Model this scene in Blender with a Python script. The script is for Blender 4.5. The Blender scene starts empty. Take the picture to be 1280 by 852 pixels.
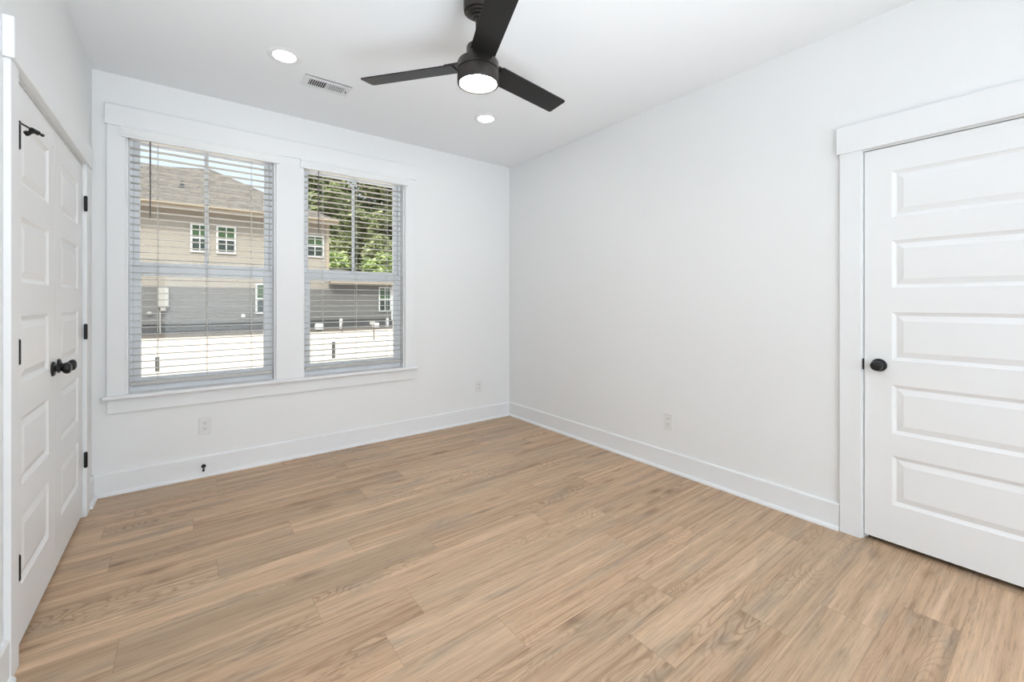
import bpy, bmesh, math, random
from mathutils import Vector, Matrix, noise
random.seed(7)
scene = bpy.context.scene
C = scene.collection
R = math.radians

# ------------------------------------------------------------------ camera, light, exposure
F_PX, YAW, HORIZON, EYE = 535.38, 0.6520, 376.84, 1.256
cam_d = bpy.data.cameras.new('camera'); cam = bpy.data.objects.new('camera', cam_d); C.objects.link(cam)
cam_d.sensor_fit = 'HORIZONTAL'; cam_d.sensor_width = 36.0
cam_d.lens = 36.0 * F_PX / 1280
cam_d.shift_y = -(426 - HORIZON) / 1280
cam_d.clip_start = 0.02; cam_d.clip_end = 400
cam.location = (0, 0, EYE); cam.rotation_euler = (R(90), 0, -YAW)
scene.camera = cam

scene.view_settings.view_transform = 'Standard'
scene.view_settings.look = 'None'
scene.view_settings.gamma = 1
scene.view_settings.use_curve_mapping = False
scene.view_settings.exposure = 0.50

SKY = (0.83, 0.90, 1.0); SKY_STRENGTH = 0.86; ZENITH = 6.0
LAMP = 38.0            # radiance of the recessed lamps' lenses
LAMP_COL = (1.0, 0.98, 0.96)
FAN_LAMP = 60.0
w = bpy.data.worlds.new('sky'); scene.world = w; w.use_nodes = True
wn = w.node_tree; wn.nodes.clear()
wo = wn.nodes.new('ShaderNodeOutputWorld'); wb = wn.nodes.new('ShaderNodeBackground')
wt = wn.nodes.new('ShaderNodeTexCoord'); wx = wn.nodes.new('ShaderNodeSeparateXYZ'); wr = wn.nodes.new('ShaderNodeValToRGB')
wn.links.new(wt.outputs['Generated'], wx.inputs[0]); wn.links.new(wx.outputs['Z'], wr.inputs[0])
e_ = wr.color_ramp.elements                       # a pale bright day: the high sky is several times as bright as the horizon
e_[0].position = 0.0; e_[0].color = (0.80 / ZENITH, 0.88 / ZENITH, 1.0 / ZENITH, 1)
e_[1].position = 0.85; e_[1].color = (0.90, 0.95, 1.0, 1)
k_ = e_.new(0.34); k_.color = (0.74 / ZENITH, 0.86 / ZENITH, 1.05 / ZENITH, 1)
wn.links.new(wr.outputs[0], wb.inputs[0]); wb.inputs[1].default_value = SKY_STRENGTH * ZENITH
wn.links.new(wb.outputs[0], wo.inputs[0])

sun_d = bpy.data.lights.new('sun', 'SUN'); sun = bpy.data.objects.new('sun', sun_d); C.objects.link(sun)
sun_d.energy = 2.95; sun_d.angle = R(0.6); sun_d.color = (1.0, 0.96, 0.88)
sun.location = (0, -10, 20)
sun.rotation_euler = Vector((0.45, 0.75, -1.15)).to_track_quat('-Z', 'Y').to_euler()

# added fill lights, unseen behind the camera: two lift the ceiling, one faces the windows
def fill_light(loc, aim, sx, sy, watts, spread):
    d = bpy.data.lights.new('fill_light', 'AREA'); o = bpy.data.objects.new('fill_light', d); C.objects.link(o)
    d.shape = 'RECTANGLE'; d.size = sx; d.size_y = sy; d.energy = watts; d.color = (0.86, 0.94, 1.0); d.spread = R(spread)
    o.location = loc; o.rotation_euler = (Vector(aim) - Vector(loc)).to_track_quat('-Z', 'Y').to_euler()
fill_light((0.2, -2.0, 0.35), (0.2, -1.7, 2.743), 1.2, 1.2, 36, 120)
fill_light((0.55, -0.65, 0.28), (0.85, 1.55, 2.743), 2.2, 1.2, 16, 80)
fill_light((0.8, -2.6, 1.25), (0.8, 3.8, 1.30), 2.2, 1.6, 20, 120)

# ------------------------------------------------------------------ materials
def new_mat(name):
    m = bpy.data.materials.new(name); m.use_nodes = True
    nt = m.node_tree; return m, nt, nt.nodes['Principled BSDF']
def mat(name, col, rough=0.5, metal=0.0, var=0.0, scale=20, bump=0.0, bscale=200, emit=None, estr=0, spec=None, coat=0):
    m, nt, p = new_mat(name)
    p.inputs['Base Color'].default_value = (*col, 1); p.inputs['Roughness'].default_value = rough
    p.inputs['Metallic'].default_value = metal
    if spec is not None: p.inputs['Specular IOR Level'].default_value = spec
    if coat: p.inputs['Coat Weight'].default_value = coat
    tc = nt.nodes.new('ShaderNodeTexCoord')
    if var:
        n = nt.nodes.new('ShaderNodeTexNoise'); n.inputs['Scale'].default_value = scale; n.inputs['Detail'].default_value = 4
        nt.links.new(tc.outputs['Object'], n.inputs['Vector'])
        mx = nt.nodes.new('ShaderNodeMix'); mx.data_type = 'RGBA'
        mx.inputs[6].default_value = (*[max(0, c * (1 - var)) for c in col], 1)
        mx.inputs[7].default_value = (*[min(1, c * (1 + var)) for c in col], 1)
        nt.links.new(n.outputs['Fac'], mx.inputs[0]); nt.links.new(mx.outputs[2], p.inputs['Base Color'])
    if bump:
        n2 = nt.nodes.new('ShaderNodeTexNoise'); n2.inputs['Scale'].default_value = bscale; n2.inputs['Detail'].default_value = 3
        nt.links.new(tc.outputs['Object'], n2.inputs['Vector'])
        b = nt.nodes.new('ShaderNodeBump'); b.inputs['Strength'].default_value = bump; b.inputs['Distance'].default_value = 0.002
        nt.links.new(n2.outputs['Fac'], b.inputs['Height']); nt.links.new(b.outputs[0], p.inputs['Normal'])
    if emit:
        p.inputs['Emission Color'].default_value = (*emit, 1); p.inputs['Emission Strength'].default_value = estr
    return m

M = {}
M['wall'] = mat('wall_paint', (0.85, 0.858, 0.86), 0.55, var=0.01, scale=3, bump=0.12, bscale=350)
M['ceiling'] = mat('ceiling_paint', (0.89, 0.905, 0.925), 0.75, bump=0.1, bscale=300)
M['trim'] = mat('trim_enamel', (0.85, 0.86, 0.87), 0.48, bump=0.03, bscale=120, spec=0.25)
M['door'] = mat('door_enamel', (0.86, 0.865, 0.87), 0.42, bump=0.03, bscale=90, spec=0.35)
M['vinyl'] = mat('white_vinyl', (0.91, 0.93, 0.96), 0.3, var=0.01)
M['slat'] = mat('blind_slat_shaded', (0.52, 0.515, 0.49), 0.35, var=0.01)  # white slats, greyed in the base colour to stand in for backlit shade
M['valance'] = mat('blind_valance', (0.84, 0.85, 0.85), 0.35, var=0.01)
M['cord'] = mat('blind_cord', (0.72, 0.72, 0.68), 0.8)
M['wand'] = mat('blind_wand', (0.16, 0.15, 0.14), 0.35)
M['black'] = mat('black_metal', (0.012, 0.012, 0.013), 0.32, metal=0.3, bump=0.02)
M['fan'] = mat('fan_bronze_black', (0.050, 0.044, 0.041), 0.36, metal=0.7, var=0.1, scale=40)
M['blade'] = mat('fan_blade', (0.010, 0.0098, 0.010), 0.42, var=0.15, scale=30, spec=0.35)
M['plate'] = mat('outlet_plate', (0.80, 0.80, 0.795), 0.3, var=0.005)
M['slot'] = mat('outlet_slot', (0.03, 0.03, 0.03), 0.7)
M['dark'] = mat('dark_cavity', (0.02, 0.02, 0.02), 0.9)
M['vent'] = mat('vent_enamel', (0.80, 0.81, 0.82), 0.4)
M['vent_dark'] = mat('duct_inside', (0.05, 0.05, 0.055), 0.8)
M['lens'] = mat('recessed_lens', (0.9, 0.9, 0.88), 0.5, emit=LAMP_COL, estr=LAMP)
M['fanlens'] = mat('fan_lens', (0.9, 0.88, 0.85), 0.5, emit=(1.0, 0.92, 0.85), estr=FAN_LAMP)
M['beige'] = None

def siding(name, col, pitch=0.115):
    m, nt, p = new_mat(name)
    g = nt.nodes.new('ShaderNodeNewGeometry'); s = nt.nodes.new('ShaderNodeSeparateXYZ')
    nt.links.new(g.outputs['Position'], s.inputs[0])
    d = nt.nodes.new('ShaderNodeMath'); d.operation = 'DIVIDE'; d.inputs[1].default_value = pitch
    f = nt.nodes.new('ShaderNodeMath'); f.operation = 'FRACT'
    nt.links.new(s.outputs['Z'], d.inputs[0]); nt.links.new(d.outputs[0], f.inputs[0])
    b = nt.nodes.new('ShaderNodeBump'); b.inputs['Strength'].default_value = 0.9; b.inputs['Distance'].default_value = 0.012
    nt.links.new(f.outputs[0], b.inputs['Height']); b.invert = True
    nt.links.new(b.outputs[0], p.inputs['Normal'])
    p.inputs['Base Color'].default_value = (*col, 1); p.inputs['Roughness'].default_value = 0.6
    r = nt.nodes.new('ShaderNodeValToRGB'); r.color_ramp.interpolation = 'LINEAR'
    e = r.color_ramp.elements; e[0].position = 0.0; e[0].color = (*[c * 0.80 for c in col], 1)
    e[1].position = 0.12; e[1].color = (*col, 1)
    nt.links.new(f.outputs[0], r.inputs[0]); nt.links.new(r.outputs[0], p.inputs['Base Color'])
    return m
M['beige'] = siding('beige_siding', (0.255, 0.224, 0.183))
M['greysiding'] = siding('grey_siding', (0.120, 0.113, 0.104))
M['fascia'] = mat('cream_fascia', (0.29, 0.24, 0.175), 0.5)
M['extwhite'] = mat('exterior_white_trim', (0.50, 0.50, 0.48), 0.5)
M['found'] = mat('foundation_block', (0.065, 0.063, 0.06), 0.9, var=0.2, scale=8)
M['mulch'] = mat('bark_mulch', (0.07, 0.055, 0.042), 0.95, var=0.5, scale=12, bump=0.6, bscale=20)
M['ground'] = mat('pale_sandy_ground', (0.40, 0.325, 0.255), 0.9, var=0.07, scale=0.8, bump=0.3, bscale=4)
M['meter'] = mat('utility_box', (0.36, 0.34, 0.30), 0.5, var=0.03)
M['bark'] = mat('tree_bark', (0.12, 0.09, 0.065), 0.9, var=0.3, scale=6)
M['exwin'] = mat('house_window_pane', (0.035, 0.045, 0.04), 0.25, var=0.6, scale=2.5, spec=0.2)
M['exwin_reflect'] = mat('house_pane_reflection', (0.05, 0.085, 0.04), 0.25, var=0.7, scale=3, spec=0.2)  # mottled green paints the reflection of trees into the upper panes

# shingles
def shingles():
    m, nt, p = new_mat('grey_shingles')
    tc = nt.nodes.new('ShaderNodeTexCoord'); mp = nt.nodes.new('ShaderNodeMapping')
    mp.inputs['Scale'].default_value = (1.6, 5.5, 5.5)
    nt.links.new(tc.outputs['Object'], mp.inputs[0])
    n = nt.nodes.new('ShaderNodeTexNoise'); n.inputs['Scale'].default_value = 2.0; n.inputs['Detail'].default_value = 5; n.inputs['Roughness'].default_value = 0.8
    nt.links.new(mp.outputs[0], n.inputs['Vector'])
    r = nt.nodes.new('ShaderNodeValToRGB'); e = r.color_ramp.elements
    e[0].position = 0.35; e[0].color = (0.040, 0.035, 0.031, 1); e[1].position = 0.68; e[1].color = (0.165, 0.145, 0.125, 1)
    nt.links.new(n.outputs['Fac'], r.inputs[0]); nt.links.new(r.outputs[0], p.inputs['Base Color'])
    p.inputs['Roughness'].default_value = 1.0; p.inputs['Specular IOR Level'].default_value = 0.0
    return m
M['shingle'] = shingles()

def leaves(name, a, b, c):
    m, nt, p = new_mat(name)
    at = nt.nodes.new('ShaderNodeAttribute'); at.attribute_name = 'tone'
    r = nt.nodes.new('ShaderNodeValToRGB'); e = r.color_ramp.elements
    e[0].color = (*a, 1); e[1].color = (*c, 1); k = e.new(0.5); k.color = (*b, 1)
    nt.links.new(at.outputs['Fac'], r.inputs[0]); nt.links.new(r.outputs[0], p.inputs['Base Color'])
    p.inputs['Roughness'].default_value = 0.6; p.inputs['Specular IOR Level'].default_value = 0.2
    out = nt.nodes['Material Output']; tr = nt.nodes.new('ShaderNodeBsdfTranslucent')
    nt.links.new(r.outputs[0], tr.inputs[0]); mx = nt.nodes.new('ShaderNodeMixShader'); mx.inputs[0].default_value = 0.35
    nt.links.new(p.outputs[0], mx.inputs[1]); nt.links.new(tr.outputs[0], mx.inputs[2]); nt.links.new(mx.outputs[0], out.inputs[0])
    return m
M['leaf'] = leaves('tree_leaves', (0.05, 0.065, 0.025), (0.24, 0.27, 0.11), (0.55, 0.55, 0.30))
M['leaf_bright'] = leaves('bush_leaves', (0.08, 0.12, 0.03), (0.27, 0.33, 0.10), (0.50, 0.55, 0.26))

def glass():
    m, nt, p = new_mat('window_glass'); nt.nodes.remove(p)
    out = nt.nodes['Material Output']
    t = nt.nodes.new('ShaderNodeBsdfTransparent'); t.inputs[0].default_value = (0.97, 0.985, 0.98, 1)
    g = nt.nodes.new('ShaderNodeBsdfGlossy'); g.inputs['Roughness'].default_value = 0.02
    fr = nt.nodes.new('ShaderNodeFresnel'); fr.inputs[0].default_value = 1.25
    mx = nt.nodes.new('ShaderNodeMixShader')
    nt.links.new(fr.outputs[0], mx.inputs[0]); nt.links.new(t.outputs[0], mx.inputs[1]); nt.links.new(g.outputs[0], mx.inputs[2])
    nt.links.new(mx.outputs[0], out.inputs[0]); return m
M['glass'] = glass()
def screen_mesh():
    m, nt, p = new_mat('insect_screen'); 
    p.inputs['Base Color'].default_value = (0.10, 0.10, 0.10, 1); p.inputs['Roughness'].default_value = 0.8
    out = nt.nodes['Material Output']; t = nt.nodes.new('ShaderNodeBsdfTransparent')
    mx = nt.nodes.new('ShaderNodeMixShader'); mx.inputs[0].default_value = 0.20
    nt.links.new(t.outputs[0], mx.inputs[1]); nt.links.new(p.outputs[0], mx.inputs[2]); nt.links.new(mx.outputs[0], out.inputs[0])
    return m
M['screen'] = screen_mesh()

def wood_floor():
    m, nt, p = new_mat('oak_plank_floor')
    N = nt.nodes.new; L = nt.links.new
    uv = N('ShaderNodeAttribute'); uv.attribute_name = 'grain'       # (along, across, seed)
    tn = N('ShaderNodeAttribute'); tn.attribute_name = 'tone'
    hu = N('ShaderNodeAttribute'); hu.attribute_name = 'hue'
    def mapped(sx, sy, sz=1.0):
        mp = N('ShaderNodeMapping'); mp.inputs['Scale'].default_value = (sx, sy, sz); L(uv.outputs['Vector'], mp.inputs[0]); return mp
    def nz(mp, scale, detail, rough=0.5, dist=0.0):
        n = N('ShaderNodeTexNoise'); n.inputs['Scale'].default_value = scale; n.inputs['Detail'].default_value = detail
        n.inputs['Roughness'].default_value = rough; n.inputs['Distortion'].default_value = dist; L(mp.outputs[0], n.inputs['Vector']); return n
    def ramp(src, stops):
        r = N('ShaderNodeValToRGB'); e = r.color_ramp.elements
        while len(e) > 1: e.remove(e[-1])
        e[0].position = stops[0][0]; e[0].color = (*stops[0][1], 1)
        for q, c in stops[1:]:
            k = e.new(q); k.color = (*c, 1)
        L(src, r.inputs[0]); return r
    def mix(mode, fac, a, b):
        x = N('ShaderNodeMix'); x.data_type = 'RGBA'; x.blend_type = mode
        if isinstance(fac, float): x.inputs[0].default_value = fac
        else: L(fac, x.inputs[0])
        L(a, x.inputs[6]) if not isinstance(a, tuple) else setattr(x.inputs[6], 'default_value', (*a, 1))
        L(b, x.inputs[7]) if not isinstance(b, tuple) else setattr(x.inputs[7], 'default_value', (*b, 1))
        return x
    def math_(op, a, b=None, clamp=False):
        x = N('ShaderNodeMath'); x.operation = op; x.use_clamp = clamp
        for i, v in enumerate((a, b)):
            if v is None: continue
            if isinstance(v, (int, float)): x.inputs[i].default_value = v
            else: L(v, x.inputs[i])
        return x.outputs[0]
    # broad bands along the plank
    band = nz(mapped(0.55, 19), 1.0, 4, 0.6, 0.25)
    base = ramp(band.outputs['Fac'], [(0.25, (0.34, 0.24, 0.16)), (0.42, (0.42, 0.305, 0.21)), (0.56, (0.49, 0.365, 0.258)), (0.75, (0.60, 0.47, 0.345))])
    # grey smoky patches
    gm = nz(mapped(2.0, 9.0), 1.0, 4, 0.6, 0.4)
    gmask = ramp(gm.outputs['Fac'], [(0.52, (0, 0, 0)), (0.72, (0.85, 0.85, 0.85))])
    c1 = mix('MIX', gmask.outputs[0], base.outputs[0], (0.315, 0.265, 0.215))
    # fine fibres
    fib = nz(mapped(5, 110), 1.0, 4, 0.7)
    fr = ramp(fib.outputs['Fac'], [(0.32, (0.74, 0.71, 0.68)), (0.50, (1.0, 1.0, 1.0)), (0.70, (1.10, 1.09, 1.08))])
    c2 = mix('MULTIPLY', 1.0, c1.outputs[2], fr.outputs[0])
    # dark pore streaks
    pore = nz(mapped(3.0, 60), 1.0, 5, 0.7, 0.3)
    pr = ramp(pore.outputs['Fac'], [(0.30, (0.55, 0.49, 0.45)), (0.42, (1.0, 1.0, 1.0))])
    stk = nz(mapped(0.9, 52), 1.0, 3, 0.6, 0.35)
    sr = ramp(stk.outputs['Fac'], [(0.30, (0.76, 0.72, 0.69)), (0.46, (0.97, 0.965, 0.96)), (0.70, (1.06, 1.055, 1.05))])
    c2 = mix('MULTIPLY', 1.0, c2.outputs[2], sr.outputs[0])
    c3 = mix('MULTIPLY', 0.9, c2.outputs[2], pr.outputs[0])
    # cathedral rings: contour lines of a stretched noise field
    field = nz(mapped(1.5, 8.5), 1.0, 1.5, 0.45, 0.5)
    wob = nz(mapped(14, 60), 1.0, 2, 0.5)
    rings = math_('ADD', math_('MULTIPLY', field.outputs['Fac'], 170.0), math_('MULTIPLY', wob.outputs['Fac'], 3.0))
    sn = math_('MULTIPLY_ADD', math_('SINE', rings), 0.5); sn.node.inputs[2].default_value = 0.5
    line = ramp(sn, [(0.0, (0.56, 0.49, 0.43)), (0.14, (0.68, 0.62, 0.57)), (0.36, (1, 1, 1))])
    # sine goes -1..1; the ramp clamps the lower half to the dark line
    sel = nz(mapped(0.9, 4.0), 1.0, 1, 0.5)
    selm = ramp(sel.outputs['Fac'], [(0.52, (0.07, 0.07, 0.07)), (0.67, (0.72, 0.72, 0.72))])
    c4 = mix('MULTIPLY', selm.outputs[0], c3.outputs[2], line.outputs[0])
    # knots
    vo = N('ShaderNodeTexVoronoi'); vo.inputs['Scale'].default_value = 1.0; L(mapped(1.9, 6.5, 1.0).outputs[0], vo.inputs['Vector'])
    kd = math_('ADD', vo.outputs['Distance'], math_('MULTIPLY', wob.outputs['Fac'], 0.08))
    km = ramp(kd, [(0.075, (0.42, 0.37, 0.34)), (0.13, (0.70, 0.65, 0.60)), (0.26, (1, 1, 1))])
    c5 = mix('MULTIPLY', 0.85, c4.outputs[2], km.outputs[0])
    # tone of the plank
    c6 = mix('MIX', hu.outputs['Fac'], c5.outputs[2], (0.36, 0.31, 0.235)); 
    hm = math_('MULTIPLY', hu.outputs['Fac'], 0.45); L(hm, c6.inputs[0])
    tv = N('ShaderNodeCombineXYZ')
    for i in range(3): L(tn.outputs['Fac'], tv.inputs[i])
    c7 = mix('MULTIPLY', 1.0, c6.outputs[2], tv.outputs[0])
    sc = mix('MULTIPLY', 1.0, c7.outputs[2], (1.23, 1.14, 1.055))
    L(sc.outputs[2], p.inputs['Base Color'])
    rr = N('ShaderNodeMapRange'); rr.inputs[3].default_value = 0.36; rr.inputs[4].default_value = 0.52
    L(fib.outputs['Fac'], rr.inputs[0]); L(rr.outputs[0], p.inputs['Roughness'])
    p.inputs['Specular IOR Level'].default_value = 0.4
    b = N('ShaderNodeBump'); b.inputs['Strength'].default_value = 0.25; b.inputs['Distance'].default_value = 0.0008
    L(pore.outputs['Fac'], b.inputs['Height']); L(b.outputs[0], p.inputs['Normal'])
    return m
M['floor'] = wood_floor()

# ------------------------------------------------------------------ mesh helpers (world coordinates, origin moved to the base)
def wloc(o):
    v = Vector(o.location)
    while o.parent: o = o.parent; v += Vector(o.location)
    return v
def obj(name, bm, m, parent=None, origin=None, smooth=False):
    bm.normal_update()
    vs = [v.co for v in bm.verts]
    if origin is None:
        lo = [min(v[i] for v in vs) for i in range(3)]; hi = [max(v[i] for v in vs) for i in range(3)]
        origin = ((lo[0] + hi[0]) / 2, (lo[1] + hi[1]) / 2, lo[2])
    origin = Vector(origin)
    bmesh.ops.translate(bm, verts=bm.verts, vec=-origin)
    me = bpy.data.meshes.new(name); bm.to_mesh(me); bm.free()
    if smooth:
        for f in me.polygons: f.use_smooth = True
        try: me.set_sharp_from_angle(angle=R(35))
        except Exception: pass
    for q in (m if isinstance(m, (list, tuple)) else [m]): me.materials.append(q)
    o = bpy.data.objects.new(name, me); C.objects.link(o)
    if parent: o.parent = parent; o.location = origin - wloc(parent)
    else: o.location = origin
    return o
def empty(name, loc, label=None, cat=None, group=None, kind=None):
    o = bpy.data.objects.new(name, None); o.empty_display_size = 0.05; C.objects.link(o); o.location = loc
    tag(o, label, cat, group, kind); return o
def tag(o, label=None, cat=None, group=None, kind=None):
    if label: o['label'] = label
    if cat: o['category'] = cat
    if group: o['group'] = group
    if kind: o['kind'] = kind
    return o
def struct(name, bm, m, parent=None, **k):
    o = obj(name, bm, m, parent, **k)
    if not parent: o['kind'] = 'structure'
    return o
def box(bm, x0, x1, y0, y1, z0, z1, bev=0.0, mi=0):
    x0, x1 = min(x0, x1), max(x0, x1); y0, y1 = min(y0, y1), max(y0, y1); z0, z1 = min(z0, z1), max(z0, z1)
    r = bmesh.ops.create_cube(bm, size=1)
    for v in r['verts']:
        v.co = Vector(((x0 + x1) / 2 + v.co.x * (x1 - x0), (y0 + y1) / 2 + v.co.y * (y1 - y0), (z0 + z1) / 2 + v.co.z * (z1 - z0)))
    fs = {f for v in r['verts'] for f in v.link_faces}
    for f in fs: f.material_index = mi
    if bev:
        es = list({e for v in r['verts'] for e in v.link_edges})
        bmesh.ops.bevel(bm, geom=es, offset=min(bev, (x1 - x0) * .45, (y1 - y0) * .45, (z1 - z0) * .45), segments=1, affect='EDGES')
    return bm
def B(*a, **k): return box(bmesh.new(), *a, **k)
def lathe(bm, prof, c=(0, 0, 0), axis='Z', seg=40, caps=True, mi=0):
    """prof: list of (radius, height) along the axis"""
    ax = {'X': Matrix(((0, 0, 1), (0, 1, 0), (-1, 0, 0))), '-X': Matrix(((0, 0, -1), (0, 1, 0), (1, 0, 0))),
          'Y': Matrix(((1, 0, 0), (0, 0, 1), (0, -1, 0))), '-Y': Matrix(((1, 0, 0), (0, 0, -1), (0, 1, 0))), 'Z': Matrix.Identity(3)}[axis]
    rings = []
    for r, h in prof:
        if r < 1e-6: rings.append([bm.verts.new(Vector(c) + ax @ Vector((0, 0, h)))])
        else: rings.append([bm.verts.new(Vector(c) + ax @ Vector((r * math.cos(2 * math.pi * k / seg), r * math.sin(2 * math.pi * k / seg), h))) for k in range(seg)])
    for a, b in zip(rings, rings[1:]):
        for k in range(seg):
            q = (k + 1) % seg
            if len(a) == 1 and len(b) == 1: continue
            if len(a) == 1: f = bm.faces.new((a[0], b[q], b[k]))
            elif len(b) == 1: f = bm.faces.new((a[k], a[q], b[0]))
            else: f = bm.faces.new((a[k], a[q], b[q], b[k]))
            f.material_index = mi
    if caps:
        if len(rings[0]) > 1: bm.faces.new(rings[0][::-1]).material_index = mi
        if len(rings[-1]) > 1: bm.faces.new(rings[-1]).material_index = mi
    bmesh.ops.recalc_face_normals(bm, faces=bm.faces)
    return bm
def tube(bm, p, q, r, seg=10, r2=None):
    p, q = Vector(p), Vector(q); d = q - p; u = d.normalized(); a = u.orthogonal().normalized(); b = u.cross(a)
    r2 = r if r2 is None else r2
    A = [bm.verts.new(p + r * (a * math.cos(t) + b * math.sin(t))) for t in (2 * math.pi * k / seg for k in range(seg))]
    D = [bm.verts.new(q + r2 * (a * math.cos(t) + b * math.sin(t))) for t in (2 * math.pi * k / seg for k in range(seg))]
    for k in range(seg): bm.faces.new((A[k], A[(k + 1) % seg], D[(k + 1) % seg], D[k]))
    bm.faces.new(A[::-1]); bm.faces.new(D); return bm

# ------------------------------------------------------------------ room dimensions
XL, XR, YB, YF, H = -0.474, 2.866, 3.802, -2.7, 2.743
WT = 0.15
OZ0, OZ1 = 0.645, 2.404                       # window openings
WIN = ((-0.311, 0.566), (0.761, 1.634))
DR0, DR1, DZ = -0.096, 0.676, 2.052            # right door opening (y)
CL0, CL1 = 2.213, 3.497                        # closet opening (y)

# floor: one mesh of planks, each with its own grain offset and tone
def build_floor():
    rows = {-2: 2.353, -1: 2.10, 0: 1.80, 1: 1.336, 2: 1.642, 3: 0.989, 4: 0.600, 5: 0.7675, 6: 0.428, 7: 1.02, 8: 0.68, 9: 0.123, 10: 0.47, 11: -0.287, 12: 0.037, 13: 0.86, 14: 0.98, 15: 0.175, 16: 0.6}
    tones = {(-3, 2.3): 1.17, (0, 1.0): 0.90, (1, 1.7): 1.10, (1, 1.0): 0.93, (8, 0.3): 1.16, (11, 0.2): 0.93, (5, 0.3): 0.98, (7, 0.7): 0.92, (6, 0.1): 0.98}
    bm = bmesh.new()
    lg = bm.verts.layers.float_vector.new('grain')
    lt = bm.faces.layers.float.new('tone'); lh = bm.faces.layers.float.new('hue')
    x_lo, x_hi, y_lo, y_hi, Lp, W = XL - 0.12, XR + 0.14, YF, YB + 0.01, 1.215, 0.19
    k = math.floor((y_lo - .638) / W)
    g = 0.0004
    while .638 + k * W < y_hi:
        y0, y1 = max(y_lo, .638 + k * W), min(y_hi, .638 + (k + 1) * W)
        j = rows.get(k, random.uniform(0, Lp)); 
        xs = j - Lp * math.ceil((j - x_lo) / Lp)
        while xs < x_hi:
            a, b = max(x_lo, xs), min(x_hi, xs + Lp)
            if b - a > 0.001:
                su, sv, sz = random.uniform(0, 60), random.uniform(0, 60), random.uniform(0, 50)
                vs = []
                for (x, y) in ((a + g, y0 + g), (b - g, y0 + g), (b - g, y1 - g), (a + g, y1 - g)):
                    v = bm.verts.new((x, y, 0)); v[lg] = Vector((x - xs + su, y - y0 + sv, sz)); vs.append(v)
                f = bm.faces.new(vs)
                t = random.gauss(1.03, 0.035)
                for (kk, xx), tt in tones.items():
                    if kk == k and a <= xx < b: t = tt
                f[lt] = t; f[lh] = min(1, max(0, random.gauss(0.22, 0.2)))
            xs += Lp
        k += 1
    # dark seam bed just under the planks, and the slab
    me_bm = bm
    nf = len(bm.faces)
    box(bm, x_lo, x_hi, y_lo, y_hi, -0.12, -0.0012, mi=1)
    o = struct('floor', bm, [M['floor'], mat('floor_seam', (0.17, 0.12, 0.085), 0.8)], origin=(1.2, 1.5, 0))
    return o
build_floor()

bm = B(XL - WT, XR + WT, YF - WT, YB + WT, H, H + 0.15); struct('ceiling', bm, M['ceiling'], origin=(1.2, 1.5, H))
# back wall with two openings
bm = bmesh.new()
y0, y1 = YB, YB + WT
box(bm, XL - WT, WIN[0][0], y0, y1, 0, H); box(bm, WIN[0][1], WIN[1][0], y0, y1, 0, H); box(bm, WIN[1][1], XR + WT, y0, y1, 0, H)
for a, b in WIN: box(bm, a, b, y0, y1, 0, OZ0 - 0.025); box(bm, a, b, y0, y1, OZ1, H)
struct('wall_back', bm, M['wall'], origin=(1.2, YB, 0))
bm = bmesh.new()
box(bm, XR, XR + WT, DR1 + .02, YB + WT, 0, H); box(bm, XR, XR + WT, YF - WT, DR0 - .02, 0, H); box(bm, XR, XR + WT, DR0 - .02, DR1 + .02, DZ + 0.02, H)
box(bm, XR + WT - .02, XR + WT, DR0 - .02, DR1 + .02, 0, DZ + .02, mi=1)
struct('wall_right', bm, [M['wall'], M['dark']], origin=(XR, 1.5, 0))
bm = bmesh.new()
box(bm, XL - WT, XL, CL1 + .02, YB + WT, 0, H); box(bm, XL - WT, XL, YF - WT, CL0 - .02, 0, H); box(bm, XL - WT, XL, CL0 - .02, CL1 + .02, DZ + 0.02, H)
box(bm, XL - WT, XL - WT + .02, CL0 - .02, CL1 + .02, 0, DZ + .02, mi=1)
struct('wall_left', bm, [M['wall'], M['dark']], origin=(XL, 1.5, 0))
struct('wall_front', B(XL - WT, XR + WT, YF - WT, YF, 0, H), M['wall'], origin=(1.2, YF, 0))

# baseboards with shoe moulding
def baseboard(name, kind, a, b):
    """profile swept along a straight wall; kind: back/right/left/front"""
    prof = [(0, 0.024), (0.010, 0.024), (0.0105, 0.146)]
    P = [(0, 0), (0.030, 0), (0.030, 0.008), (0.027, 0.016), (0.021, 0.021), (0.0145, 0.022), (0.0145, 0.139), (0.0105, 0.147), (0, 0.147)]
    bm = bmesh.new(); ends = []
    for s in (a, b):
        ring = []
        for d, z in P:
            if kind == 'back': co = (s, YB - d, z)
            elif kind == 'front': co = (s, YF + d, z)
            elif kind == 'right': co = (XR - d, s, z)
            else: co = (XL + d, s, z)
            ring.append(bm.verts.new(co))
        ends.append(ring)
    n = len(P)
    for i in range(n): bm.faces.new((ends[0][i], ends[0][(i + 1) % n], ends[1][(i + 1) % n], ends[1][i]))
    bm.faces.new(ends[0]); bm.faces.new(ends[1][::-1]); bmesh.ops.recalc_face_normals(bm, faces=bm.faces)
    return struct(name, bm, M['trim'])
baseboard('baseboard_back', 'back', XL, XR)
bm_r = baseboard('baseboard_right', 'right', DR1 + 0.102, YB)
baseboard('baseboard_left', 'left', CL1 + 0.106, YB)
baseboard('baseboard_left_front', 'left', YF, CL0 - 0.089)
baseboard('baseboard_front', 'front', XL, XR)

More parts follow.
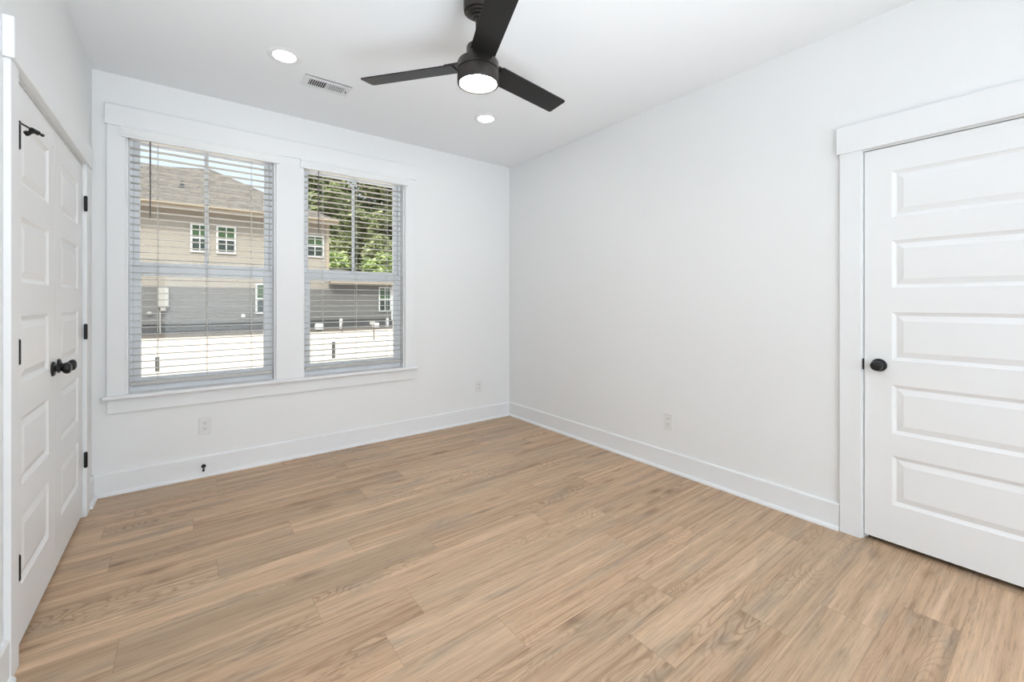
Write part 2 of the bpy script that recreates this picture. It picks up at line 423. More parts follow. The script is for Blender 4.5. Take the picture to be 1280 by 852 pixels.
# ------------------------------------------------------------------ window surround
T = 0.022
bm = bmesh.new()
zt, zb = OZ1, OZ0
box(bm, -0.403, WIN[0][0], YB - T, YB, zb, zt, bev=.0015); box(bm, WIN[0][1], WIN[1][0], YB - T, YB, zb, zt, bev=.0015); box(bm, WIN[1][1], 1.728, YB - T, YB, zb, zt, bev=.0015)
struct('trim_1', bm, M['trim'])                                   # side casings and mullion casing
struct('trim_2', B(-0.412, 1.74, YB - 0.030, YB, OZ1, 2.537, bev=.002), M['trim'])            # head casing
bm = bmesh.new()
box(bm, -0.428, 1.748, YB - 0.050, YB, OZ0 - 0.026, OZ0, bev=.006)
for a, b in WIN: box(bm, a, b, YB + .0002, YB + 0.0715, OZ0 - 0.0249, OZ0)
struct('trim_3', bm, M['trim'])                                   # stool
struct('trim_4', B(-0.403, 1.728, YB - 0.018, YB, 0.527, OZ0 - 0.026, bev=.002), M['trim'])   # apron

def window(idx, x0, x1):
    root = empty('window_%d' % idx, ((x0 + x1) / 2, YB + 0.1, OZ0), kind='structure')
    # jamb lining and outer vinyl frame
    bm = bmesh.new(); j = 0.012
    box(bm, x0, x0 + j, YB, YB + WT, OZ0, OZ1); box(bm, x1 - j, x1, YB, YB + WT, OZ0, OZ1); box(bm, x0 + j, x1 - j, YB, YB + WT, OZ1 - j, OZ1)
    obj('jamb', bm, M['trim'], root)
    bm = bmesh.new(); f = 0.030; ya, yb = YB + 0.072, YB + 0.145
    a, b = x0 + j, x1 - j
    box(bm, a, a + f - j, ya, yb, OZ0, OZ1 - j); box(bm, b - f + j, b, ya, yb, OZ0, OZ1 - j)
    box(bm, a + f - j, b - f + j, ya, yb, OZ0, OZ0 + 0.030); box(bm, a + f - j, b - f + j, ya, yb, OZ1 - j - 0.022, OZ1 - j)
    obj('frame', bm, M['vinyl'], root)
    a, b = x0 + f, x1 - f
    def sash(name, ya, yb, z0, z1, st, top, bot, muntin):
        bm = bmesh.new()
        box(bm, a, a + st, ya, yb, z0, z1, bev=.003); box(bm, b - st, b, ya, yb, z0, z1, bev=.003)
        box(bm, a + st - .001, b - st + .001, ya + .001, yb - .001, z0, z0 + bot, bev=.003); box(bm, a + st - .001, b - st + .001, ya + .001, yb - .001, z1 - top, z1, bev=.003)
        s = obj(name, bm, M['vinyl'], root)
        yc = (ya + yb) / 2
        obj('glass', B(a + st - .004, b - st + .004, yc - .002, yc + .002, z0 + bot - .004, z1 - top + .004), M['glass'], s)
        if muntin:
            m_ = (x0 + x1) / 2
            obj('muntin', B(m_ - .0125, m_ + .0125, yc - .008, yc - .003, z0 + bot, z1 - top, bev=.002), M['vinyl'], s)
        return s
    sash('upper_sash', YB + 0.108, YB + 0.135, 1.490, OZ1 - 0.034, 0.034, 0.034, 0.040, True)
    ls = sash('lower_sash', YB + 0.076, YB + 0.104, OZ0 + 0.030, 1.502, 0.042, 0.068, 0.062, False)
    bm = bmesh.new(); m_ = (x0 + x1) / 2
    box(bm, m_ - .03, m_ + .03, YB + .074, YB + .094, 1.502, 1.512, bev=.002); tube(bm, (m_ - .012, YB + .082, 1.512), (m_ + .02, YB + .082, 1.520), .005)
    obj('sash_lock', bm, M['vinyl'], ls)
    bm = bmesh.new()
    v = [bm.verts.new(c) for c in ((a + .004, YB + .139, OZ0 + .03), (b - .004, YB + .139, OZ0 + .03), (b - .004, YB + .139, 1.498), (a + .004, YB + .139, 1.498))]
    bm.faces.new(v)
    obj('insect_screen', bm, M['screen'], root)
window(1, *WIN[0]); window(2, *WIN[1])

# ------------------------------------------------------------------ blinds
def blind(x0, x1, label, tilt, wand_x):
    root = empty('window_blind', ((x0 + x1) / 2, YB + 0.03, OZ0 + .03), label, 'blind', 'horizontal blinds over the windows')
    g = 0.009; a, b = x0 + 0.012 + g * .5, x1 - 0.012 - g * .5
    yc = YB + 0.035
    obj('headrail', B(a, b, yc - .022, yc + .030, OZ1 - 0.062, OZ1 - 0.013), M['valance'], root)
    # valance in front of the casing, moulded face
    bm = bmesh.new(); P = [(0, 0), (.004, -.003), (.010, -.003), (.012, 0.006), (.009, .014), (.009, .048), (.013, .056), (.013, .064), (0, .064)]
    va, vb = x0 - 0.022, x1 + 0.022; z0 = 2.338; ends = []
    for x in (va, vb): ends.append([bm.verts.new((x, YB - 0.0225 - d - .002, z0 + z)) for d, z in P])
    n = len(P)
    for i in range(n): bm.faces.new((ends[0][i], ends[0][(i + 1) % n], ends[1][(i + 1) % n], ends[1][i]))
    bm.faces.new(ends[0]); bm.faces.new(ends[1][::-1]); bmesh.ops.recalc_face_normals(bm, faces=bm.faces)
    obj('valance', bm, M['valance'], root)
    # slats
    bm = bmesh.new(); z = 2.285; pitch = 0.0463; n = 0; ts = math.tan(R(tilt))
    zs = []
    while z > 0.755: zs.append(z); z -= pitch
    for z in zs:
        hw = 0.0245; seg = 4; top = []; bot = []
        for i in range(seg + 1):
            y = -hw + 2 * hw * i / seg; crown = 0.0022 * (1 - (y / hw) ** 2)
            top.append([(x, yc + y, z + crown + y * ts + .0014) for x in (a + .003, b - .003)])
            bot.append([(x, yc + y, z + crown + y * ts - .0014) for x in (a + .003, b - .003)])
        tv = [[bm.verts.new(c) for c in r] for r in top]; bv = [[bm.verts.new(c) for c in r] for r in bot]
        for i in range(seg):
            bm.faces.new((tv[i][0], tv[i][1], tv[i + 1][1], tv[i + 1][0])); bm.faces.new((bv[i][1], bv[i][0], bv[i + 1][0], bv[i + 1][1]))
            for e in (0, 1): bm.faces.new((tv[i][e], tv[i + 1][e], bv[i + 1][e], bv[i][e]))
        bm.faces.new((tv[0][0], bv[0][0], bv[0][1], tv[0][1])); bm.faces.new((tv[-1][0], tv[-1][1], bv[-1][1], bv[-1][0]))
    bmesh.ops.recalc_face_normals(bm, faces=bm.faces)
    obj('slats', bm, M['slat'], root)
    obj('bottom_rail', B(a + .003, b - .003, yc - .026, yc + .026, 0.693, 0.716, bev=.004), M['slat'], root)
    xc = (x0 + x1) / 2
    for x in (xc - 0.278, xc, xc + 0.278):
        bm = bmesh.new()
        for dy in (-.0265, .0265): tube(bm, (x, yc + dy, 0.70), (x, yc + dy, OZ1 - .06), .0009, 5)
        tube(bm, (x + .004, yc, 0.70), (x + .004, yc, OZ1 - .06), .0009, 5)
        for z in zs: tube(bm, (x, yc - .0265, z - .003), (x, yc + .0265, z - .003), .0007, 4)
        obj('ladder_cord', bm, M['cord'], root)
    bm = bmesh.new()
    tube(bm, (wand_x, YB - .012, 2.335), (wand_x, YB - .012, 1.835), .0042, 8); tube(bm, (wand_x, YB - .012, 1.85), (wand_x, YB - .012, 1.822), .0055, 8, .0048)
    tube(bm, (wand_x, YB - .012, 2.34), (wand_x, YB + .014, 2.352), .0022, 6)
    obj('tilt_wand', bm, M['wand'], root)
    return root
blind(*WIN[0], 'white slat blind on the left window, with the shingle roof behind it', -0.5, -0.187)
blind(*WIN[1], 'white slat blind on the right window, with trees behind its upper half', 2.5, 0.879)

# ------------------------------------------------------------------ doors
ZS = [(0.222, 0.471), (0.584, 0.832), (0.957, 1.202), (1.326, 1.568), (1.685, 1.922)]
def panel_slab(P, width, z0, z1, u0, u1, thick=0.035):
    """P(u, z, d) -> world; d is depth into the slab from its face"""
    bm = bmesh.new()
    def q(*c): bm.faces.new([bm.verts.new(P(*k)) for k in c])
    q((0, z0, 0), (u0, z0, 0), (u0, z1, 0), (0, z1, 0)); q((u1, z0, 0), (width, z0, 0), (width, z1, 0), (u1, z1, 0))
    edges = [z0] + [e for s in ZS for e in s] + [z1]
    for i in range(0, len(edges), 2): q((u0, edges[i], 0), (u1, edges[i], 0), (u1, edges[i + 1], 0), (u0, edges[i + 1], 0))
    for a, b in ZS:
        rects = [(0, 0), (0.004, 0.0035), (0.016, 0.0095), (0.019, 0.0095), (0.042, 0.0025), (0.045, 0.0015)]
        R_ = [((u0 + i, a + i, d), (u1 - i, a + i, d), (u1 - i, b - i, d), (u0 + i, b - i, d)) for i, d in rects]
        for r1, r2 in zip(R_, R_[1:]):
            for k in range(4): q(r1[k], r1[(k + 1) % 4], r2[(k + 1) % 4], r2[k])
        q(*R_[-1])
    t = thick
    q((0, z0, t), (width, z0, t), (width, z1, t), (0, z1, t))
    q((0, z0, 0), (0, z1, 0), (0, z1, t), (0, z0, t)); q((width, z0, 0), (width, z1, 0), (width, z1, t), (width, z0, t))
    q((0, z0, 0), (width, z0, 0), (width, z0, t), (0, z0, t)); q((0, z1, 0), (width, z1, 0), (width, z1, t), (0, z1, t))
    bmesh.ops.remove_doubles(bm, verts=bm.verts, dist=1e-5)
    bmesh.ops.recalc_face_normals(bm, faces=bm.faces)
    return bm
KN = [(0.0, 0.0), (0.033, 0.0), (0.033, 0.004), (0.029, 0.008), (0.016, 0.010), (0.0115, 0.014), (0.011, 0.026), (0.015, 0.031), (0.0225, 0.036), (0.0262, 0.043), (0.0265, 0.049), (0.023, 0.056), (0.014, 0.0605), (0.0, 0.062)]
def hinge(parent, x, y, z0, z1, r=.0075):
    bm = bmesh.new(); h = z1 - z0
    for i in range(5):
        a = z0 + .004 + (h - .008) * i / 5; lathe(bm, [(r, a + .0005), (r, a + (h - .008) / 5 - .0007)], (x, y, 0), seg=14)
    lathe(bm, [(r * .6, z0), (r * .9, z0 + .004), (r * .9, z1 - .004), (r * .6, z1)], (x, y, 0), seg=12)
    return obj('hinge', bm, M['black'], parent)

# right door
g = 0.0035
d1 = empty('door_1', (XR, (DR0 + DR1) / 2, 0), kind='structure')
RW = (DR1 - g) - (DR0 + g)
obj('door_slab', panel_slab(lambda u, z, d: (XR + 0.002 + d, DR1 - g - u, z), RW, 0.027, DZ - g - .001, 0.111, RW - 0.111), M['door'], d1)
bm = lathe(bmesh.new(), KN, (XR + .001, 0.612, 0.927), axis='-X', seg=32)
obj('door_knob', bm, M['black'], d1, smooth=True)
bm = bmesh.new()                                                 # jamb with stop
for ya, yb in ((DR1, DR1 + .02), (DR0 - .02, DR0)): box(bm, XR, XR + WT - .02, ya, yb, 0, DZ + .02)
box(bm, XR, XR + WT - .02, DR0, DR1, DZ, DZ + .02)
box(bm, XR + .040, XR + .052, DR1 - .010, DR1, 0, DZ); box(bm, XR + .040, XR + .052, DR0, DR0 + .010, 0, DZ); box(bm, XR + .040, XR + .052, DR0, DR1, DZ - .010, DZ)
obj('jamb', bm, M['trim'], d1)
obj('strike_plate', B(XR - .0015, XR + .022, DR1 - .0012, DR1 + .004, 0.897, 0.954), M['black'], d1)
bm = bmesh.new()
box(bm, XR - .018, XR, DR1 + .005, DR1 + .100, 0, DZ + .006, bev=.0015); box(bm, XR - .018, XR, DR0 - .100, DR0 - .005, 0, DZ + .006, bev=.0015)
struct('trim_5', bm, M['trim'])
struct('trim_6', B(XR - .026, XR, DR0 - .112, DR1 + .113, DZ + .006, 2.203, bev=.002), M['trim'])

# closet leaves
CM = 2.849
def closet(idx, ya, yb, ky, near):
    d = empty('door_%d' % idx, (XL, (ya + yb) / 2, 0), kind='structure')
    wd = yb - ya
    obj('door_slab', panel_slab(lambda u, z, dd: (XL - .002 - dd, ya + u, z), wd, 0.020, DZ - g - .006, 0.118, wd - 0.118), M['door'], d)
    obj('door_knob', lathe(bmesh.new(), KN, (XL - .001, ky, 0.953), axis='X', seg=32), M['black'], d, smooth=True)
    hy = ya - .0015 if near else yb + .0015
    for z0, z1 in ((0.288, 0.380), (1.036, 1.127), (1.782, 1.873)): hinge(d, XL + .0135, hy, z0, z1, .0085)
    return d
closet(2, CL0 + .003, CM - .0012, 2.792, True); closet(3, CM + .0012, CL1 - .003, 2.906, False)
bm = bmesh.new()
for ya, yb in ((CL1, CL1 + .02), (CL0 - .02, CL0)): box(bm, XL - WT + .02, XL, ya, yb, 0, DZ + .02)
box(bm, XL - WT + .02, XL, CL0, CL1, DZ - .004, DZ + .02)
box(bm, XL - .052, XL - .040, CL0, CL1, DZ - .016, DZ - .004)
struct('trim_7', bm, M['trim'])
bm = bmesh.new()
box(bm, XL, XL + .018, CL0 - .088, CL0 - .003, 0, DZ + .006, bev=.0015); box(bm, XL, XL + .018, CL1 + .003, CL1 + .105, 0, DZ + .006, bev=.0015)
struct('trim_8', bm, M['trim'])
struct('trim_9', B(XL, XL + .028, CL0 - .100, CL1 + .124, DZ + .006, 2.195, bev=.002), M['trim'])

# hinge pin door stop on the near closet leaf
r0 = Vector((XL + .0135, CL0 + .0015, 1.8745)); tip = Vector((-0.415, 2.298, 1.866))
st = empty('hinge_pin_door_stop', r0, 'black hinge pin door stop on the top hinge of the nearer closet door', 'door stop')
bm = bmesh.new(); lathe(bm, [(.0085, .0), (.0085, .006), (.005, .009), (.0, .010)], tuple(r0), seg=14); obj('pin', bm, M['black'], st)
bm = bmesh.new(); dd = tip - r0; tube(bm, r0 + Vector((0, 0, .004)), r0 + dd * .96, .0033, 8); obj('arm', bm, M['black'], st)
bm = bmesh.new(); tube(bm, r0 + dd * .52, r0 + dd * .80, .0085, 12); obj('collar', bm, M['black'], st)
bm = bmesh.new(); e = r0 + dd * .66; n_ = Vector((-1, .25, -.5)).normalized(); tube(bm, e, e + n_ * .022, .0065, 10); tube(bm, e + n_ * .018, e + n_ * .028, .009, 10); obj('bumper', bm, M['black'], st)
bm = bmesh.new(); tube(bm, r0 + dd * .94, tip, .0055, 10); obj('bumper_tip', bm, M['black'], st)

# baseboard door stop
ds = empty('door_stop', (0.106, YB - .0145, 0.068), 'small black door stop sticking out of the baseboard under the left window', 'door stop')
obj('base_plate', lathe(bmesh.new(), [(0, 0), (.014, 0), (.014, .004), (.008, .008), (0, .008)], (0.106, YB - .0147, 0.076), axis='-Y', seg=24), M['black'], ds)
obj('stem', tube(bmesh.new(), (0.106, YB - .021, 0.075), (0.104, YB - .072, 0.066), .0048, 12, .004), M['black'], ds)
obj('rubber_tip', tube(bmesh.new(), (0.104, YB - .070, 0.0665), (0.1035, YB - .084, 0.064), .0075, 12, .007), mat('black_rubber', (0.02, 0.02, 0.02), 0.8), ds)

# ------------------------------------------------------------------ outlets
def outlet(P, c, label):
    """P(u, d): horizontal along the wall, out of the wall"""
    z = c[2]; root = empty('electrical_outlet', c, label, 'outlet')
    def bx(name, u0, u1, d0, d1, za, zb, m, par, bev=0):
        p, q = P(u0, d0), P(u1, d1)
        return obj(name, B(p[0], q[0], p[1], q[1], za, zb, bev=bev), m, par)
    pl = bx('cover_plate', -.0375, .0375, 0, .006, z - .0605, z + .0605, M['plate'], root, .003)
    for s in (-1, 1):
        zc = z + s * .0195
        rc = bx('receptacle', -.017, .017, .004, .0078, zc - .0145, zc + .0145, M['plate'], pl, .004)
    bm = bmesh.new()
    for s in (-1, 1):
        zc = z + s * .0195
        for u, hh in ((-.0068, .0048), (.0062, .0038)):
            p, q = P(u - .0014, .0077), P(u + .0014, .0082); box(bm, p[0], q[0], p[1], q[1], zc + .002 - hh + .003, zc + .002 + hh + .003)
        p, q = P(-.0026, .0077), P(.0026, .0082); box(bm, p[0], q[0], p[1], q[1], zc - .0095, zc - .0045)
    obj('slots', bm, M['slot'], pl)
    p, q = P(-.003, .0055), P(.003, .0072); obj('screw', B(p[0], q[0], p[1], q[1], z - .003, z + .003, bev=.001), M['plate'], pl)
outlet(lambda u, d: (0.116 + u, YB - d), (0.116, YB, 0.362), 'white duplex outlet on the window wall below the left window')
outlet(lambda u, d: (2.462 + u, YB - d), (2.462, YB, 0.364), 'white duplex outlet on the window wall near the far corner')
outlet(lambda u, d: (XR - d, 1.830 + u), (XR, 1.830, 0.366), 'white duplex outlet on the plain right wall')

# ------------------------------------------------------------------ ceiling lights and vent
def downlight(x, y, label):
    t = empty('recessed_light', (x, y, H), label, 'ceiling light', 'recessed ceiling lights')
    bm = lathe(bmesh.new(), [(.060, -.0010), (.064, -.0060), (.070, -.0070), (.086, -.005), (.095, -.001), (.095, 0), (.060, 0)], (x, y, H), seg=48, caps=False)
    obj('trim_ring', bm, M['trim'], t, smooth=True)
    obj('lens', lathe(bmesh.new(), [(0, -.0030), (.0590, -.0030), (.0605, -.0012), (0, -.0010)], (x, y, H), seg=48, caps=False), M['lens'], t)
downlight(0.478, 2.895, 'round recessed ceiling light left of the air vent')
downlight(1.941, 2.895, 'round recessed ceiling light beyond the ceiling fan')

v = empty('ceiling_vent', (0.775, 3.118, H), 'white rectangular air vent with louvres in the ceiling', 'air vent')
vx0, vx1, vy0, vy1 = 0.625, 0.925, 3.040, 3.200
ix0, ix1, iy0, iy1 = 0.662, 0.890, 3.078, 3.168
bm = bmesh.new()
for a in ((vx0, vx1, vy0, iy0), (vx0, vx1, iy1, vy1), (vx0, ix0, iy0, iy1), (ix1, vx1, iy0, iy1)): box(bm, a[0], a[1], a[2], a[3], H - .005, H)
xm = (ix0 + ix1) / 2; box(bm, xm - .004, xm + .004, iy0, iy1, H - .005, H)
box(bm, vx0, vx1, vy0, vy0 + .003, H - .011, H)
obj('frame', bm, M['vent'], v)
obj('duct', B(ix0, ix1, iy0, iy1, H - .0006, H + .0002), M['vent_dark'], v)
for k in range(16):
    half = k // 8; x = ix0 + .0075 + (k % 8) * .0136 + half * .1175; s = 1 if half == 0 else -1
    bm = bmesh.new()
    q = [(x - s * .0022, iy0, H - .0060), (x + s * .0022, iy0, H - .0008), (x + s * .0022, iy1, H - .0008), (x - s * .0022, iy1, H - .0060)]
    lo = [bm.verts.new(c) for c in q]; hi = [bm.verts.new((c[0] + .0022, c[1], c[2])) for c in q]
    bm.faces.new(lo); bm.faces.new(hi[::-1])
    for i in range(4): bm.faces.new((lo[i], lo[(i + 1) % 4], hi[(i + 1) % 4], hi[i]))
    obj('louver', bm, M['vent'], v)
bm = bmesh.new(); box(bm, ix1 + .010, ix1 + .013, 3.112, 3.130, H - .016, H - .004); obj('damper_lever', bm, M['vent_dark'], v)

# ------------------------------------------------------------------ ceiling fan
FX, FY = 1.145, 1.774
fan = empty('ceiling_fan', (FX, FY, H), 'black three-blade ceiling fan with a lit round lamp', 'ceiling fan')
fc = (FX, FY, 0)
can = obj('canopy', lathe(bmesh.new(), [(.071, H), (.0715, H - .055), (.069, H - .068), (.058, H - .072), (.057, H - .078), (.053, H - .080), (.044, H - .081), (.043, H - .088), (.039, H - .090), (.030, H - .091), (.028, H - .098), (.020, H - .100)], fc, seg=48), M['fan'], fan, smooth=True)
obj('downrod', lathe(bmesh.new(), [(.0125, 2.50), (.0125, H - .09)], fc, seg=20), M['fan'], fan, smooth=True)
obj('rod_cover', lathe(bmesh.new(), [(.058, 2.425), (.058, 2.500), (.054, 2.508), (.030, 2.512), (.014, 2.514)], fc, seg=40), M['fan'], fan, smooth=True)
hs = obj('motor_housing', lathe(bmesh.new(), [(.096, 2.3865), (.1015, 2.3885), (.1015, 2.424), (.098, 2.430), (.058, 2.434), (.014, 2.434)], fc, seg=64), M['fan'], fan, smooth=True)
lk = obj('light_kit', lathe(bmesh.new(), [(.094, 2.388), (.0975, 2.3865), (.0975, 2.384), (.1015, 2.382), (.1020, 2.327), (.1005, 2.3225), (.0915, 2.3225), (.0895, 2.332), (.086, 2.336), (.0, 2.338)], fc, seg=64, caps=False), M['fan'], fan, smooth=True)
obj('lens', lathe(bmesh.new(), [(0, 2.3265), (.06, 2.3270), (.088, 2.3285), (.0890, 2.332), (0, 2.334)], fc, seg=48, caps=False), M['fanlens'], lk, smooth=True)
BA, BZ, BP, BW, BR = 0.139, 2.416, 0.210, 0.122, 0.622
for k in range(3):
    a = BA + k * 2 * math.pi / 3
    e = Vector((math.cos(a), math.sin(a), 0)); nrm = Vector((-math.sin(a), math.cos(a), 0))
    t = nrm * math.cos(BP) + Vector((0, 0, -1)) * math.sin(BP); up = e.cross(t).normalized()
    o = Vector((FX, FY, BZ))
    out = [(.135, -.5), (.135, .5)]
    pts = []
    r0_, r1_ = .120, BR
    shape = [(r0_, -.49), (r0_, .49), (r1_ - .012, .5), (r1_ - .003, .47), (r1_, .42), (r1_, -.42), (r1_ - .003, -.47), (r1_ - .012, -.5)]
    bm = bmesh.new(); A = []; D = []
    for r, s in shape:
        c0 = o + e * r + t * (s * BW)
        A.append(bm.verts.new(c0 + up * .003)); D.append(bm.verts.new(c0 - up * .003))
    bm.faces.new(A); bm.faces.new(D[::-1])
    for i in range(len(A)): bm.faces.new((A[i], D[i], D[(i + 1) % len(A)], A[(i + 1) % len(A)]))
    bmesh.ops.recalc_face_normals(bm, faces=bm.faces)
    bl = obj('blade', bm, M['blade'], fan, origin=o)
    bm = bmesh.new()
    vs = {}
    for i, r in enumerate((.090, .165)):
        for j, s in enumerate((-.40, .40)):
            for q, d in enumerate((.0035, .013)):
                wv = s * (1.0 if i == 0 else .9)
                vs[i, j, q] = bm.verts.new(o + e * r + t * (wv * BW) + up * d)
    for fcs in (((0,0,0),(1,0,0),(1,1,0),(0,1,0)), ((0,0,1),(0,1,1),(1,1,1),(1,0,1)), ((0,0,0),(0,0,1),(1,0,1),(1,0,0)), ((0,1,0),(1,1,0),(1,1,1),(0,1,1)), ((0,0,0),(0,1,0),(0,1,1),(0,0,1)), ((1,0,0),(1,0,1),(1,1,1),(1,1,0))):
        bm.faces.new([vs[c] for c in fcs])
    bmesh.ops.bevel(bm, geom=bm.edges[:], offset=.002, segments=1, affect='EDGES'); bmesh.ops.recalc_face_normals(bm, faces=bm.faces)
    obj('blade_bracket', bm, M['fan'], bl)

# ------------------------------------------------------------------ outdoors
GZ = -0.20
bm = bmesh.new()
nx, ny = 40, 30
gv = [[bm.verts.new((-30 + 80 * i / nx, YB + WT + .3 + (75) * j / ny, GZ + (0 if j < 2 else 0.03 * noise.noise(Vector((i * .7, j * .7, 0)))))) for i in range(nx + 1)] for j in range(ny + 1)]
for j in range(ny):
    for i in range(nx): bm.faces.new((gv[j][i], gv[j][i + 1], gv[j + 1][i + 1], gv[j + 1][i]))
struct('ground', bm, M['ground'], origin=(5, 20, GZ))
D = 24.0
# mulch bed along the house
bm = bmesh.new(); cols = 60
rows_ = []
for j, y in enumerate((D - 2.0, D - 1.7, D - .9, D + .02)):
    rows_.append([bm.verts.new((-12 + 23 * i / cols, y + (0.12 * noise.noise(Vector((i * .5, 3, 0))) if j == 0 else 0), GZ + (0.0 if j == 0 else .05 + .04 * noise.noise(Vector((i * .9, j, 1)))))) for i in range(cols + 1)])
for j in range(3):
    for i in range(cols): bm.faces.new((rows_[j][i], rows_[j][i + 1], rows_[j + 1][i + 1], rows_[j + 1][i]))
tag(obj('mulch_bed', bm, M['mulch']), 'dark strip of mulch at the foot of the house outside the windows', 'mulch bed')

hs_ = empty('neighbor_house', (0, D, GZ), 'large beige and grey sided house with shingle roof seen through the windows', 'house')
XE = 6.07
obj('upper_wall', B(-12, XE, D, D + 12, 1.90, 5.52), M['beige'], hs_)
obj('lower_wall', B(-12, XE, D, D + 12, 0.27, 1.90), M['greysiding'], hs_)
obj('foundation', B(-12, 9.60, D + .03, D + 12, GZ - .1, 0.27), M['found'], hs_)
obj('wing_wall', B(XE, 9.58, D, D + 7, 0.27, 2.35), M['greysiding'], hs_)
obj('corner_board', B(9.50, 9.66, D - .03, D + .13, 0.2, 2.4), M['extwhite'], hs_)
obj('corner_board', B(XE - .14, XE + .02, D - .03, D + .13, 2.4, 5.33), M['fascia'], hs_)
bm = bmesh.new()                                                     # wing roof, low hip, and its fascia
vv = [bm.verts.new(c) for c in ((XE, D - .4, 2.42), (9.95, D - .4, 2.42), (9.95, D + 7.4, 2.42), (XE, D + 7.4, 2.42), (XE, D + 3.4, 3.25), (7.6, D + 3.4, 3.25))]
for f in ((0, 1, 5, 4), (1, 2, 5), (2, 3, 4, 5), (0, 4, 3), (0, 3, 2, 1)): bm.faces.new([vv[i] for i in f])
obj('wing_roof', bm, M['shingle'], hs_)
obj('wing_fascia', B(XE, 9.95, D - .42, D + .02, 2.22, 2.42), M['fascia'], hs_)
obj('soffit', B(-12, 6.35, D - .55, D + .02, 5.33, 5.38), M['fascia'], hs_)
bm = bmesh.new()
box(bm, -12, 6.40, D - .60, D - .55, 5.30, 5.54); box(bm, -12, 6.42, D - .70, D - .60, 5.42, 5.55, bev=.03)
obj('gutter', bm, M['fascia'], hs_)
bm = bmesh.new()
P3 = {'a': (-12, D - .62, 5.56), 'b': (-12, 27.8, 7.66), 'c': (-.3, 27.8, 7.70), 'd': (1.13, 30.2, 8.91), 'e': (3.5, 26.8, 7.20), 'f': (6.42, D - .62, 5.52),
      'g': (3.5, 33.6, 7.20), 'h': (6.42, 37.0, 5.52), 'i': (-12, 32.4, 5.56), 'j': (-.3, 32.6, 7.70), 'k': (-.3, 37.0, 5.52)}
V = {k: bm.verts.new(c) for k, c in P3.items()}
for f in ('acb', 'adc', 'aed', 'afe', 'fhe', 'ehg', 'egd', 'dgj', 'cdj', 'bcj', 'bji', 'jki', 'gkj', 'ghk', 'aik', 'akh', 'ahf'):
    if f in ('aik', 'akh', 'ahf'): continue
    bm.faces.new([V[q] for q in f])
bmesh.ops.recalc_face_normals(bm, faces=bm.faces)
obj('roof', bm, M['shingle'], hs_)
bm = bmesh.new(); tube(bm, (-.12, 25.9, 6.72), (-.12, 25.9, 7.02), .09, 10); tube(bm, (-.12, 25.9, 6.70), (-.12, 25.9, 6.78), .2, 10, .12)
obj('roof_vent', bm, M['found'], hs_)
bm = bmesh.new(); box(bm, 1.55, 1.85, 25.2, 25.5, 6.38, 6.5, bev=.03); obj('roof_vent', bm, M['fascia'], hs_)
def hwin(x0, x1, z0, z1, split=True):
    t = .075; y = D
    bm = bmesh.new()
    box(bm, x0 - t, x0, y - .06, y + .02, z0 - t, z1 + t); box(bm, x1, x1 + t, y - .06, y + .02, z0 - t, z1 + t)
    box(bm, x0, x1, y - .06, y + .02, z0 - t, z0); box(bm, x0, x1, y - .06, y + .02, z1, z1 + t)
    zm = (z0 + z1) / 2; box(bm, x0, x1, y - .05, y + .02, zm - .03, zm + .03)
    if split: xm_ = (x0 + x1) / 2; box(bm, xm_ - .02, xm_ + .02, y - .04, y + .02, z0, z1)
    wv = obj('window', bm, M['extwhite'], hs_)
    obj('pane', B(x0, x1, y - .025, y + .01, zm, z1), M['exwin_reflect'], wv); obj('pane', B(x0, x1, y - .025, y + .01, z0, zm), M['exwin'], wv)
hwin(0.26, 0.80, 3.56, 4.70); hwin(1.22, 1.84, 3.56, 4.70); hwin(5.02, 5.74, 3.64, 4.62)
hwin(2.78, 3.45, 0.74, 2.06); hwin(8.83, 9.42, 0.76, 2.02)
# boxes on the wall
ub = empty('electric_meter_box', (-.74, D, 1.0), 'pale utility box on the grey wall of the house outside', 'utility box')
obj('cabinet', B(-.925, -.56, D - .14, D, 1.02, 1.85, bev=.02), M['meter'], ub); obj('conduit_fitting', B(-.85, -.66, D - .12, D, 0.84, 1.02, bev=.02), M['meter'], ub)
obj('conduit', tube(bmesh.new(), (-.85, D - .05, .84), (-.85, D - .05, -.1), .03, 8), M['meter'], ub)
tag(obj('wall_outlet_box', B(2.12, 2.28, D - .07, D, 0.50, 0.66, bev=.02), M['extwhite']), 'tiny white box low on the grey house wall left of its lower window', 'utility box')
tag(obj('hose_spigot', B(-1.30, -1.13, D - .10, D, 0.68, 0.82, bev=.03), M['meter']), 'small pale fitting low on the house wall, left of the utility box', 'wall fitting')
# things along the foot of the wing
def bucket(x, wdt, hgt, label, y=D - 1.6):
    t = obj('utility_pedestal', lathe(bmesh.new(), [(wdt * .5, 0), (wdt * .5, hgt * .8), (wdt * .4, hgt), (0, hgt)], (x, y, GZ + .10), seg=12), M['extwhite']); tag(t, label, 'utility pedestal')
bucket(6.25, .16, .50, 'slim white utility pedestal in the mulch, in the left half of the right window view')
bucket(8.66, .14, .46, 'slim white utility pedestal in the mulch, below the lower house window')
bucket(5.22, .42, .28, 'low white utility pedestal in the mulch at the left edge of the right window view')
bucket(8.02, .38, .24, 'low white utility pedestal in the mulch between the two slim ones')
def stake(x, y, h_, label, tagc=True):
    t = empty('survey_stake', (x, y, GZ), label, 'stake')
    obj('post', B(x - .02, x + .02, y - .01, y + .01, GZ - .05, GZ + h_), M['bark'], t)
    if tagc: obj('flag', B(x - .16, x + .02, y - .014, y - .010, GZ + h_ - .18, GZ + h_ - .04), M['meter'], t)
stake(5.66, 16.0, .78, 'thin survey stake with a small flag standing on the bright ground')
stake(5.86, 20.8, .45, 'thin short survey stake far out on the bright ground', False)
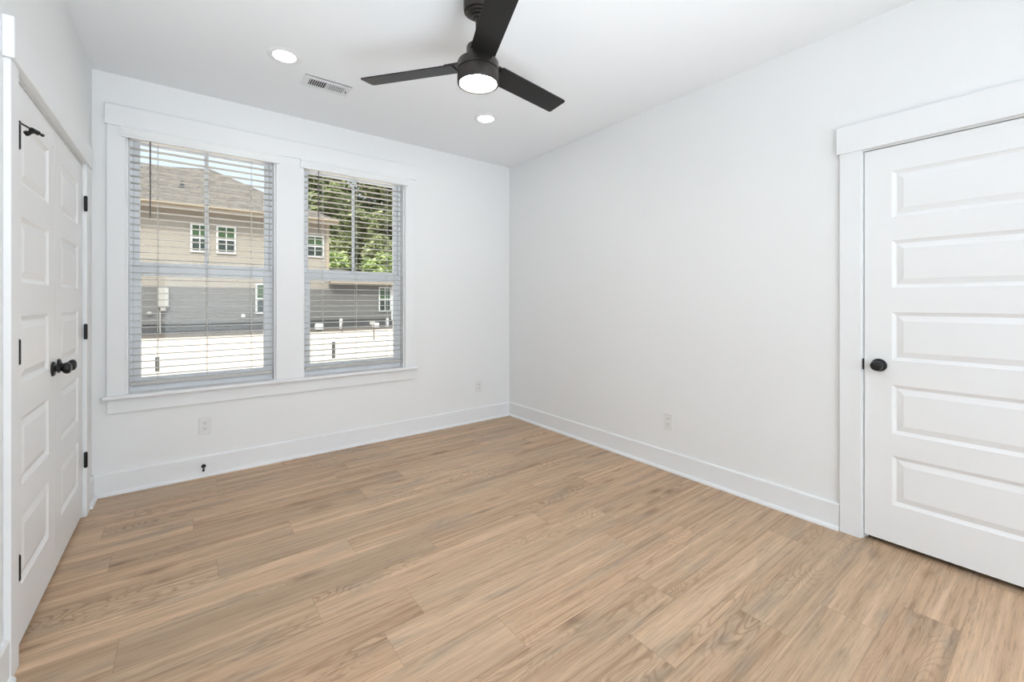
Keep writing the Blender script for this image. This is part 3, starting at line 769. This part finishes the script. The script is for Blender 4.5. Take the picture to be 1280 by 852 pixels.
def near_post(x, h_, label):
    t = obj('ground_post', B(x[0] - .035, x[0] + .035, x[1] - .035, x[1] + .035, GZ - .05, GZ + h_, bev=.006), M['found']); tag(t, label, 'post')
near_post((-0.46, 11.6), .30, 'short grey post low in the left window view')
near_post((3.05, 11.6), .42, 'short grey post low in the right window view')

# trees
def tree(name, x, y, h, r, n, leafsize, m, label, cat, z_lo=0.15, group=None):
    t = empty(name, (x, y, GZ), label, cat, group)
    tb = bmesh.new(); tube(tb, (x, y, GZ - .1), (x + .2, y, h * .55), r * .045 + .05, 8, r * .02 + .02)
    rnd = random.Random(int(x * 100 + y))
    blobs = []
    for i in range(44):
        u = (i + .5) / 44; a = rnd.uniform(0, 6.283); zz = h * (z_lo + (1 - z_lo) * (u * .9 + .05)); rr = r * math.sqrt(max(0.05, 1 - ((zz / h - .5) / .58) ** 2))
        q = rnd.uniform(.1, .85); blobs.append((x + rr * q * math.cos(a), y + rr * q * math.sin(a), zz, r * rnd.uniform(.22, .42)))
        if i < 9: tube(tb, (x + .12, y, h * rnd.uniform(.2, .5)), blobs[-1][:3], .05, 5, .015)
    obj('trunk', tb, M['bark'], t)
    bm = bmesh.new(); lt = bm.faces.layers.float.new('tone')
    for i in range(n):
        bx_, by_, bz_, br_ = rnd.choice(blobs)
        v = Vector((rnd.gauss(0, 1), rnd.gauss(0, 1), rnd.gauss(0, 1))).normalized() * br_ * rnd.random() ** .4
        c = Vector((bx_, by_, bz_)) + v
        a = Vector((rnd.gauss(0, 1), rnd.gauss(0, 1), rnd.gauss(0, .6))).normalized(); b_ = a.orthogonal().normalized(); 
        s = leafsize * rnd.uniform(.6, 1.3)
        f = bm.faces.new([bm.verts.new(c + a * s), bm.verts.new(c + b_ * s * .45), bm.verts.new(c - a * s), bm.verts.new(c - b_ * s * .45)])
        f[lt] = min(1, max(0, rnd.gauss(.45, .25)))
    obj('foliage', bm, m, t)
tree('tree', 10.6, 46, 19, 3.5, 11000, .32, M['leaf'], 'tall leafy tree behind the house, leftmost in the right window view', 'tree', group='trees behind the house')
tree('tree', 18.4, 57, 24, 6.5, 20000, .42, M['leaf'], 'tall wide leafy tree farthest behind the house, between its two neighbours', 'tree', group='trees behind the house')
tree('tree', 19.3, 46, 19, 3.8, 11000, .32, M['leaf'], 'tall leafy tree behind the house, rightmost in the right window view', 'tree', group='trees behind the house')
tree('bush', 10.2, 39.6, 5.6, 1.7, 4500, .20, M['leaf_bright'], 'bright yellow-green bush beside the upper wall of the house', 'bush', z_lo=.1)
tree('bush', 14.6, 39.6, 5.8, 2.0, 5000, .20, M['leaf_bright'], 'pale green bush low at the right of the right window view', 'bush', z_lo=.1)
